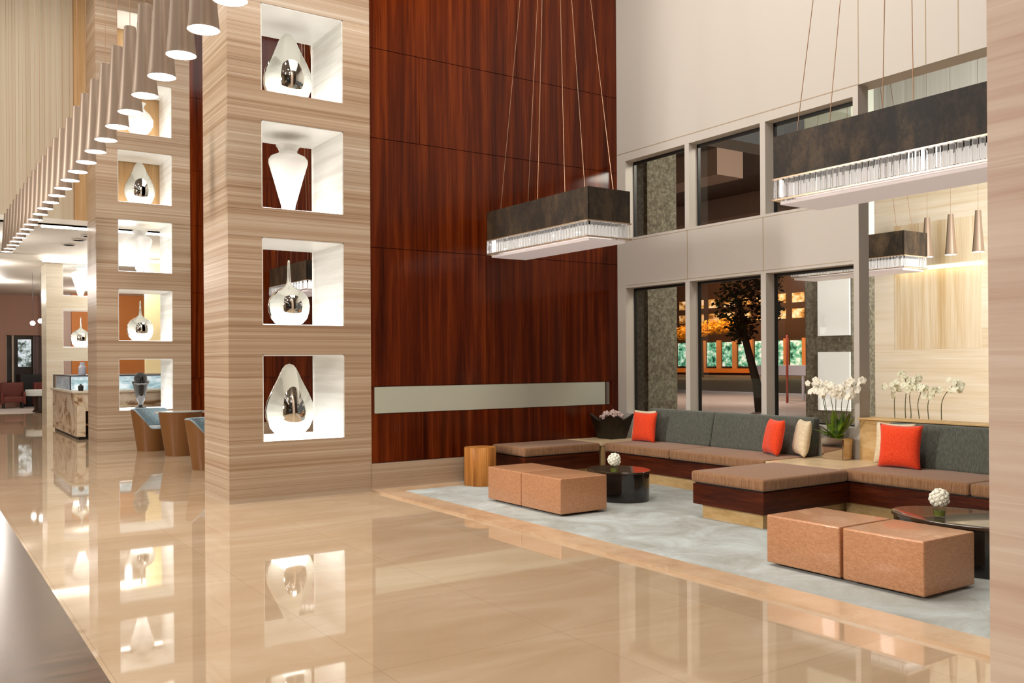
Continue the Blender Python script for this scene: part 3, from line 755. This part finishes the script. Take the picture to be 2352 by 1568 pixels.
# basket with dried flowers
t = thing('flower_basket', 'dark flared basket of pale pink dried flowers on the far corner table', 'basket', (8.66, 10.22, .5))
bm = bmesh.new(); n = 10
def brim(u, v):  # u,v in -1..1 on the square outline
    return .27 + .10 * max(abs(u * v), 0) ** 1.3
out = []
for i in range(4 * n):
    s_, q = divmod(i, n); f = -1 + 2 * q / n
    out.append([(f, -1), (1, f), (-f, 1), (-1, -f)][s_])
def ring(hw, zf, k=1): return [bm.verts.new((u * hw * k, v * hw * k, zf(u, v))) for u, v in out]
R0 = ring(.15, lambda u, v: 0); R1 = ring(.235, brim); R2 = ring(.215, lambda u, v: brim(u, v)); R3 = ring(.14, lambda u, v: .02)
for A, B in ((R0, R1), (R1, R2), (R2, R3)):
    for i in range(4 * n): bm.faces.new((A[i], A[(i + 1) % (4 * n)], B[(i + 1) % (4 * n)], B[i]))
bm.faces.new(R0); bm.faces.new(R3)
obj('basket', bm, M_basket, t, world=False, smooth=False)
bm = bmesh.new(); rb = random.Random(2)
for i in range(70):
    a = rb.random() * 2 * PI; r = .17 * math.sqrt(rb.random())
    bmesh.ops.create_icosphere(bm, subdivisions=1, radius=rb.uniform(.018, .032), matrix=Matrix.Translation((r * math.cos(a), r * math.sin(a), .29 + .10 * (1 - (r / .19) ** 2) + rb.uniform(-.02, .02))))
o = obj('dried_flowers', bm, mat('dusty_pink_bloom', srgb(206, 180, 172), .8), t, world=False); o['kind'] = 'stuff'

# orchids -----------------------------------------------------------------
def flower_mesh():
    bm = bmesh.new()
    for k in range(5):
        a = 2 * PI * k / 5 + PI / 2; w = .022 if k in (0, 2, 3) else .03; L = .045
        c, s = math.cos(a), math.sin(a)
        P = [(0, 0, 0), (L * .55, -w, .006), (L, -w * .5, .0), (L * 1.08, 0, -.003), (L, w * .5, .0), (L * .55, w, .006)]
        bm.faces.new([bm.verts.new((x * c - y * s, x * s + y * c, z + .001 * k)) for x, y, z in P])
    return bm
me_f = bpy.data.meshes.new('orchid_flower'); bm = flower_mesh(); bm.to_mesh(me_f); bm.free(); me_f.materials.append(M_petal)
me_g = bpy.data.meshes.new('orchid_flower_green'); bm = flower_mesh(); bm.to_mesh(me_g); bm.free(); me_g.materials.append(M_petalg)
me_t = bpy.data.meshes.new('orchid_throat'); bm = bmesh.new(); bmesh.ops.create_icosphere(bm, subdivisions=1, radius=.010, matrix=Matrix.Translation((0, 0, .008))); bm.to_mesh(me_t); bm.free(); me_t.materials.append(M_throat)
def orchid(name, base, label, specs, me, leaves=True, seed=1, pot=(.20, .31, .25)):
    """specs: list of (dx, dy, h, tipdx, tipdy, nflowers); local to base"""
    rb = random.Random(seed)
    t = thing(name, label, 'orchid', base)
    if pot:
        w, l, h = pot
        bm = bmesh.new(); 
        for v in box(bm, -w / 2, -l / 2, 0, w / 2, l / 2, h):
            if v.co.z < .01: v.co.x *= .9; v.co.y *= .93
        bmesh.ops.bevel(bm, geom=list(bm.edges), offset=.012, segments=2, affect='EDGES')
        obj('pot', bm, M_bronze, t, world=False, smooth=True)
    for (dx, dy, h, tx, ty, nf) in specs:
        z0 = (pot[2] - .02) if pot else 0
        pts = []
        for i in range(13):
            f = i / 12
            bend = f ** 2.5
            pts.append(Vector((dx + (tx - dx) * bend * .9 + .008 * math.sin(9 * f + dx * 40), dy + (ty - dy) * (bend * .9 + .1 * f) + .010 * math.sin(7 * f + dy * 50), z0 + (h - z0) * (1 - (1 - f) ** 1.25))))
        st = obj('stem', tube(bmesh.new(), pts, .0055, 6, .003), M_stem, t, world=False, smooth=True)
        for k in range(nf):
            f = .80 + .20 * (k + .5) / nf
            i = min(11, int(f * 12)); p = pts[i].lerp(pts[i + 1], f * 12 - i)
            q = bpy.data.objects.new('orchid_flower', me); COL.objects.link(q); q.parent = st
            q.location = p + Vector((rb.uniform(-.08, .0), rb.uniform(-.09, .09), rb.uniform(-.10, .05)))
            d = Vector((-1, rb.uniform(-1.1, .5), rb.uniform(-.3, .5)))
            q.rotation_euler = d.to_track_quat('Z', 'Y').to_euler(); sc = rb.uniform(.75, 1.05); q.scale = (sc, sc, sc)
    if leaves:
        def leaf(a, L, w, droop, z, rise=.6):
            bm = bmesh.new(); prev = None
            for i in range(9):
                f = i / 8; ww = w * math.sin(PI * min(1, f * .92 + .08)) ** .7
                x = L * f * (1 - .25 * rise * f) * (.45 if math.cos(a) > .2 else 1); zz = z + L * rise * f - droop * f * f
                a1 = bm.verts.new((x * math.cos(a) - ww * math.sin(a), x * math.sin(a) + ww * math.cos(a), zz + ww * .25))
                b1 = bm.verts.new((x * math.cos(a), x * math.sin(a), zz))
                c1 = bm.verts.new((x * math.cos(a) + ww * math.sin(a), x * math.sin(a) - ww * math.cos(a), zz + ww * .25))
                if prev: bm.faces.new((prev[0], a1, b1, prev[1])); bm.faces.new((prev[1], b1, c1, prev[2]))
                prev = (a1, b1, c1)
            obj('leaf', bm, M_leaf, t, world=False, smooth=True)
        for k in range(18):
            leaf(rb.uniform(0, 2 * PI), rb.uniform(.18, .32), rb.uniform(.035, .055), rb.uniform(0, .1), pot[2] - .03, rb.uniform(.4, 1.4))
        for k in range(7):
            leaf(PI / 2 + rb.uniform(-.2, 1.0), rb.uniform(.22, .34), .005, rb.uniform(.0, .14), pot[2] - .02, rb.uniform(.1, .9))
    return t
orchid('potted_orchid', (8.89, 6.50, .5), 'tall white orchids with green leaves in a bronze pot on the corner table',
       [(-.02, .11, .86, -.05, .26, 8), (.02, .05, .90, -.06, .12, 8), (-.01, .0, .88, -.05, .0, 7), (.02, -.05, .86, -.06, -.14, 8), (-.01, -.10, .90, .0, -.30, 9), (.03, .12, .88, .0, .34, 6)], me_f, seed=4)
orchid('ledge_orchid', (9.38, 5.70, .79), 'slim pale green orchids standing behind the oak ledge',
       [(.0, .38, .58, .0, .42, 7), (.02, .26, .68, .0, .26, 8), (.0, .20, .64, .0, .14, 8), (.01, .10, .58, .0, .05, 7), (.0, -.02, .56, .0, -.08, 7), (.0, -.16, .62, .0, -.36, 9)], me_g, leaves=False, seed=9, pot=(.14, .8, .14))
bm = bmesh.new(); box(bm, 9.30, 2.6, 0, 9.6, 6.32, .79); struct('trim_4', bm, M_oak)

# ------------------------------------------------------------ tub chairs and small tables between pillars
def tub_chair(loc, rz, label):
    """open side faces +X before rotation"""
    t = thing('tub_chair', label, 'chair', loc, 'tan and blue tub chairs', rz)
    n = 40; H = .78
    def R(z, s=0): return .26 + .115 * (z / H) - s
    def top(a):  # high at the back, sloping down at the front
        c = math.cos(a)
        return .42 + (H - .42) * min(1, max(0, (.72 - c) / .8)) ** .7
    bm = bmesh.new(); rings = []
    for f in (0, .03, .25, .5, .75, .95, 1.0):
        row = []
        for i in range(n):
            a = 2 * PI * i / n; z = top(a) * f; row.append(bm.verts.new((R(z) * math.cos(a), R(z) * math.sin(a), z)))
        rings.append(row)
    for A, B in zip(rings, rings[1:]):
        for i in range(n): bm.faces.new((A[i], A[(i + 1) % n], B[(i + 1) % n], B[i]))
    bm.faces.new(list(reversed(rings[0])))
    obj('shell', bm, M_chairout, t, world=False, smooth=True)
    bm = bmesh.new(); rings = []
    for s, dz, f in ((0, 0.001, 1.0), (.02, .012, 1.0), (.055, .0, 1.0), (.06, 0, .75), (.06, 0, .6)):
        row = []
        for i in range(n):
            a = 2 * PI * i / n; z = max(.40, top(a) * f) + dz; row.append(bm.verts.new((R(z, s) * math.cos(a), R(z, s) * math.sin(a), z)))
        rings.append(row)
    for A, B in zip(rings, rings[1:]):
        for i in range(n): bm.faces.new((A[i], A[(i + 1) % n], B[(i + 1) % n], B[i]))
    obj('inner_back', bm, M_chairin, t, world=False, smooth=True)
    obj('seat', lathe([(0, .38), (.26, .38), (.262, .44), (.24, .465), (0, .475)], 36), M_chairseat, t, world=False, smooth=True)
    return t
tc = tub_chair((3.86, 18.02, 0), math.radians(-62), 'tub chair with blue seat facing us, farthest of the three by the round table')
dup(tc, (4.08, 16.75, 0), 'tub chair seen from its tan back, between the other two tub chairs', rz=math.radians(80))
dup(tc, (3.92, 14.28, 0), 'tub chair with blue seat half hidden by the near pillar', rz=math.radians(-58))
def side_table(x, y, r, label):
    t = thing('round_pedestal_table', label, 'table', (x, y, 0), 'round pale topped pedestal tables')
    obj('top', lathe([(0, .73), (r - .01, .73), (r, .74), (r, .75), (0, .755)], 48), mat('pale_marble_top', srgb(222, 214, 200), .15), t, world=False, smooth=True)
    obj('pedestal', lathe([(.2, 0), (.2, .015), (.04, .03), (.035, .73)], 24), M_dark, t, world=False, smooth=True)
side_table(4.25, 17.35, .48, 'round pale topped table behind the middle tub chair')
side_table(4.12, 13.55, .40, 'round pale topped table mostly hidden behind the near pillar')

# ------------------------------------------------------------ beyond the open bay
XS = 17.0
M_bayst = stone('bay_stone_horizontal', [srgb(204, 176, 138), srgb(216, 198, 168), srgb(224, 210, 186), srgb(228, 216, 196), srgb(236, 226, 210)], sz=6, sx=.25)
M_baysv = stone('bay_stone_vertical', [srgb(192, 162, 118), srgb(208, 184, 146), srgb(220, 202, 172), srgb(226, 212, 188), srgb(232, 222, 204)], sz=5, sx=.25, vertical=True)
M_bayup = stone('pale_vertical_panel', [srgb(190, 186, 168), srgb(206, 204, 190), srgb(216, 214, 202), srgb(222, 220, 210), srgb(232, 230, 224)], sz=4, sx=.1, vertical=True)
bm = bmesh.new(); box(bm, XS, 5, 0, XS + .5, 11.56, 1.85); box(bm, XS, 11.02, 1.85, XS + .5, 11.56, 4.4); box(bm, XS, 5, 1.85, XS + .5, 9.2, 4.4); box(bm, XS, 5, 4.4, XS + .5, 11.56, 6.0)
struct('wall_bay', bm, M_bayst)
bm = bmesh.new(); box(bm, XS - .004, 9.2, 1.85, XS + .5, 11.02, 4.4); struct('wall_bay_panel', bm, M_baysv)
bm = bmesh.new(); box(bm, XS - .002, 5, 6.0, XS + .5, 11.56, 9.5); struct('wall_bay_upper', bm, M_bayup)
bm = bmesh.new(); box(bm, XS - .14, 9.2, 3.44, XS - .005, 10.95, 3.50)
tag(obj('linear_wall_light', bm, mat('warm_linear_glow', (.9, .85, .6), .5, emit=(1, .86, .5), estr=2.2)), 'warm yellow linear light on the stone wall beyond the bay', 'light')
bm = bmesh.new(); box(bm, XS - .16, 9.18, 3.505, XS, 10.97, 3.52); 
tag(obj('light_shelf', bm, M_bayst), 'thin stone shelf capping the warm linear wall light', 'shelf')
bm = bmesh.new(); box(bm, 9.3, -3, -.2, XS, 11.7, -.0); struct('floor_bay', bm, M_floor)

# outside: granite columns, porch, street
bm = bmesh.new(); box(bm, 10.3, 11.21, -.1, 10.97, 11.95, 5.6)
tag(obj('granite_column', bm, M_concrete), 'rough grey granite column outside the leftmost window', 'column')
bm = bmesh.new(); box(bm, 14.6, 10.33, 3.62, 15.3, 11.38, 9.5)
tag(obj('pale_column_casing', bm, mat('pale_green_casing', srgb(206, 212, 196), .5)), 'pale greenish casing above the outside granite column, seen beside the last post', 'column casing')
bm = bmesh.new(); box(bm, 14.6, 10.33, -.0, 15.3, 11.38, 3.6)
tag(obj('granite_column', bm, M_concrete), 'grey granite column with white reflection panels outside the third window', 'column')
M_reflpanel = mat('window_reflection_glow', srgb(214, 212, 210), .35, emit=(1, .97, .94), estr=.35)  # reflections in the window glass, built as faintly glowing white panels
t = thing('reflection_panel', 'upper white panel imitating a reflection in the third window', 'panel', (14.58, 10.7, 2.1), 'white panels imitating window reflections')
obj('panel', bbox(14.56, 10.36, 2.1, 14.6, 11.07, 3.22, .005, 1), M_reflpanel, t)
t = thing('reflection_panel', 'lower white panel imitating a window reflection behind the orchids', 'panel', (14.58, 10.7, .7), 'white panels imitating window reflections')
obj('panel', bbox(14.56, 10.36, .68, 14.6, 11.07, 1.79, .005, 1), M_reflpanel, t)
bm = bmesh.new(); box(bm, 9.3, 11.7, -.2, 33, 48, 0); box(bm, XS + .5, 5, -.2, 33, 11.7, 0)
struct('floor_pavement', bm, mat('pinkish_pavement', srgb(176, 150, 136), .6))
bm = bmesh.new(); box(bm, 33, 5, -.25, 66, 110, -.04); struct('floor_road', bm, mat('dark_asphalt', srgb(70, 62, 56), .5))
bm = bmesh.new(); box(bm, 50, 10, -.038, 50.6, 110, -.03); struct('trim_5', bm, mat('yellow_road_line', srgb(150, 126, 70), .6))
bm = bmesh.new(); box(bm, 66, 5, -.2, 69.9, 110, .12); struct('floor_far_pavement', bm, mat('far_pavement', srgb(120, 112, 106), .7))
# porch ceiling with beams
bm = bmesh.new(); box(bm, 9.36, 11.7, 5.6, 32, 48, 5.8); struct('ceiling_porch', bm, mat('dark_soffit', srgb(58, 48, 40), .8))
M_beam = mat('pinkish_beam', srgb(132, 108, 94), .7)
for k, x in enumerate((12.5, 16.5, 20.5, 24.5, 28.5)):
    bm = bmesh.new(); box(bm, x, 11.7, 5.1, x + .7, 48, 5.6)
    tag(obj('porch_beam', bm, M_beam), 'pinkish beam under the dark porch ceiling, %s from the windows' % ORD[k], 'beam', 'beams under the porch ceiling')
# facade
t = thing('shop_building', 'street building with glowing green shop windows and orange pillars across the road', 'building', (74, 62, 0))
bm = bmesh.new(); box(bm, 70, 28, 0, 78, 110, 16); obj('wall', bm, mat('dark_brown_facade', srgb(70, 46, 30), .7), t)
M_shop = mat('shop_glow', rough=.4); _n = NT(M_shop); _a = _n.noise(_n.pos((1, 1.2, 1.6)), 1, 4, .7)
_r = _n.ramp(_a, [(.38, srgb(20, 70, 50)), (.5, srgb(110, 190, 160)), (.62, srgb(236, 246, 240))]); _n.color(_r); _n.l(_r, _n.b.inputs['Emission Color']); _n.b.inputs['Emission Strength'].default_value = .8
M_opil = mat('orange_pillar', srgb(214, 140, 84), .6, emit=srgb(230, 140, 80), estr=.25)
M_upw = mat('upper_window_glow', rough=.4); _n = NT(M_upw); _a = _n.noise(_n.pos((1, .8, 1.2)), 1, 3, .7)
_r = _n.ramp(_a, [(.38, srgb(120, 74, 30)), (.5, srgb(206, 160, 90)), (.66, srgb(250, 236, 214))]); _n.color(_r); _n.l(_r, _n.b.inputs['Emission Color']); _n.b.inputs['Emission Strength'].default_value = .6
y = 50.0; k = 0
while y < 76:
    obj('shop_window', bbox(69.9, y + .55, 1.0, 69.98, y + 1.95, 3.5), M_shop, t)
    obj('pillar', bbox(69.75, y, .6, 69.99, y + .5, 3.7), M_opil, t)
    obj('upper_window', bbox(69.9, y + .3, 5.6, 69.98, y + 1.7, 6.5), M_upw, t)
    obj('upper_window', bbox(69.9, y + .3, 7.1, 69.98, y + 1.7, 8.0), M_upw, t)
    y += 2.15
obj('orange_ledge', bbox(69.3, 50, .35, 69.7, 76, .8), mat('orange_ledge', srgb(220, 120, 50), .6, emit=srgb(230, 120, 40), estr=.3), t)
# foliage
def leaf_ball(bm, c, r, n, s, rb, flat=1):
    for i in range(n):
        d = Vector((rb.gauss(0, 1), rb.gauss(0, 1), rb.gauss(0, 1))).normalized() * r * rb.random() ** .5
        d.z *= flat; p = Vector(c) + d
        a = Vector((rb.gauss(0, 1), rb.gauss(0, 1), rb.gauss(0, 1))).normalized(); b = a.orthogonal().normalized()
        bm.faces.new([bm.verts.new(p + q) for q in (a * s, b * s * .45, -a * s, -b * s * .45)])
rb = random.Random(11)
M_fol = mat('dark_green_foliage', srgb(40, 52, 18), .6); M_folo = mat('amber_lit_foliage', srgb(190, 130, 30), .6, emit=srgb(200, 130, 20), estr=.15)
t = thing('street_tree', 'dark leaning street tree outside the second window', 'tree', (22.4, 19.35, 0))
obj('trunk', tube(bmesh.new(), [(22.4, 19.2, 0), (22.3, 19.25, .9), (22.1, 19.5, 2.2), (22.0, 19.7, 3.6)], .17, 10, .08), mat('dark_bark', srgb(46, 38, 26), .8), t, smooth=True)
obj('trunk', tube(bmesh.new(), [(22.6, 19.05, 0), (22.6, 19.0, 2.0), (22.6, 18.95, 4.4)], .12, 10, .07), MATS['dark_bark'], t, smooth=True)
bm = bmesh.new()
for c, r in (((22.0, 19.8, 3.5), .8), ((22.3, 19.2, 4.1), .8), ((22.0, 19.6, 2.7), .55), ((22.5, 18.9, 3.2), .45)): leaf_ball(bm, c, r, 420, .11, rb)
obj('crown', bm, M_fol, t)
t = thing('street_tree', 'amber lit tree in front of the shop building', 'tree', (64, 62, 0))
obj('trunk', tube(bmesh.new(), [(64, 62, 0), (64, 62, 4)], .15, 8, .1), MATS['dark_bark'], t)
bm = bmesh.new()
for c in ((64, 62.5, 4.6), (64, 60.2, 4.8), (64, 65.0, 4.4), (64, 57.9, 5.0), (64, 67.5, 4.5)): leaf_ball(bm, c, 1.6, 420, .22, rb, .45)
obj('crown', bm, M_folo, t)
bm = lathe([(0, 0), (.045, 0), (.045, 2.55), (.03, 2.6), (0, 2.6)], 12, c=(27.9, 22.6, 0))
tag(obj('red_post', bm, mat('rust_red_paint', srgb(150, 62, 46), .5), smooth=True), 'thin rust red post on the pavement outside the third window', 'post')
bm = bbox(30, 23.3, 1.0, 30.1, 25.9, 1.42, .01, 1); box(bm, 30.02, 23.5, 0, 30.08, 23.6, 1.0); box(bm, 30.02, 25.6, 0, 30.08, 25.7, 1.0)
tag(obj('white_barrier', bm, mat('white_board', srgb(196, 190, 196), .6)), 'low white board barrier on posts outside the third window', 'barrier')
bm = bmesh.new(); box(bm, 33.0, 12, -.04, 33.3, 100, .12); struct('trim_6', bm, mat('pale_kerb', srgb(190, 184, 186), .6))
# fence lattice glimpsed between post and bay wall
bm = bmesh.new()
for i in range(9):
    tube(bm, [(19.5, 12.6, .6 + .45 * i), (19.5, 14.2, 1.3 + .45 * i)], .03, 6)
box(bm, 19.4, 12.5, 0, 19.46, 14.3, 5.4)
tag(obj('stair_lattice', bm, mat('dark_rusty_metal', srgb(84, 58, 38), .5, metal=.3)), 'dark screen with diagonal bars glimpsed beside the bay stone wall', 'screen')
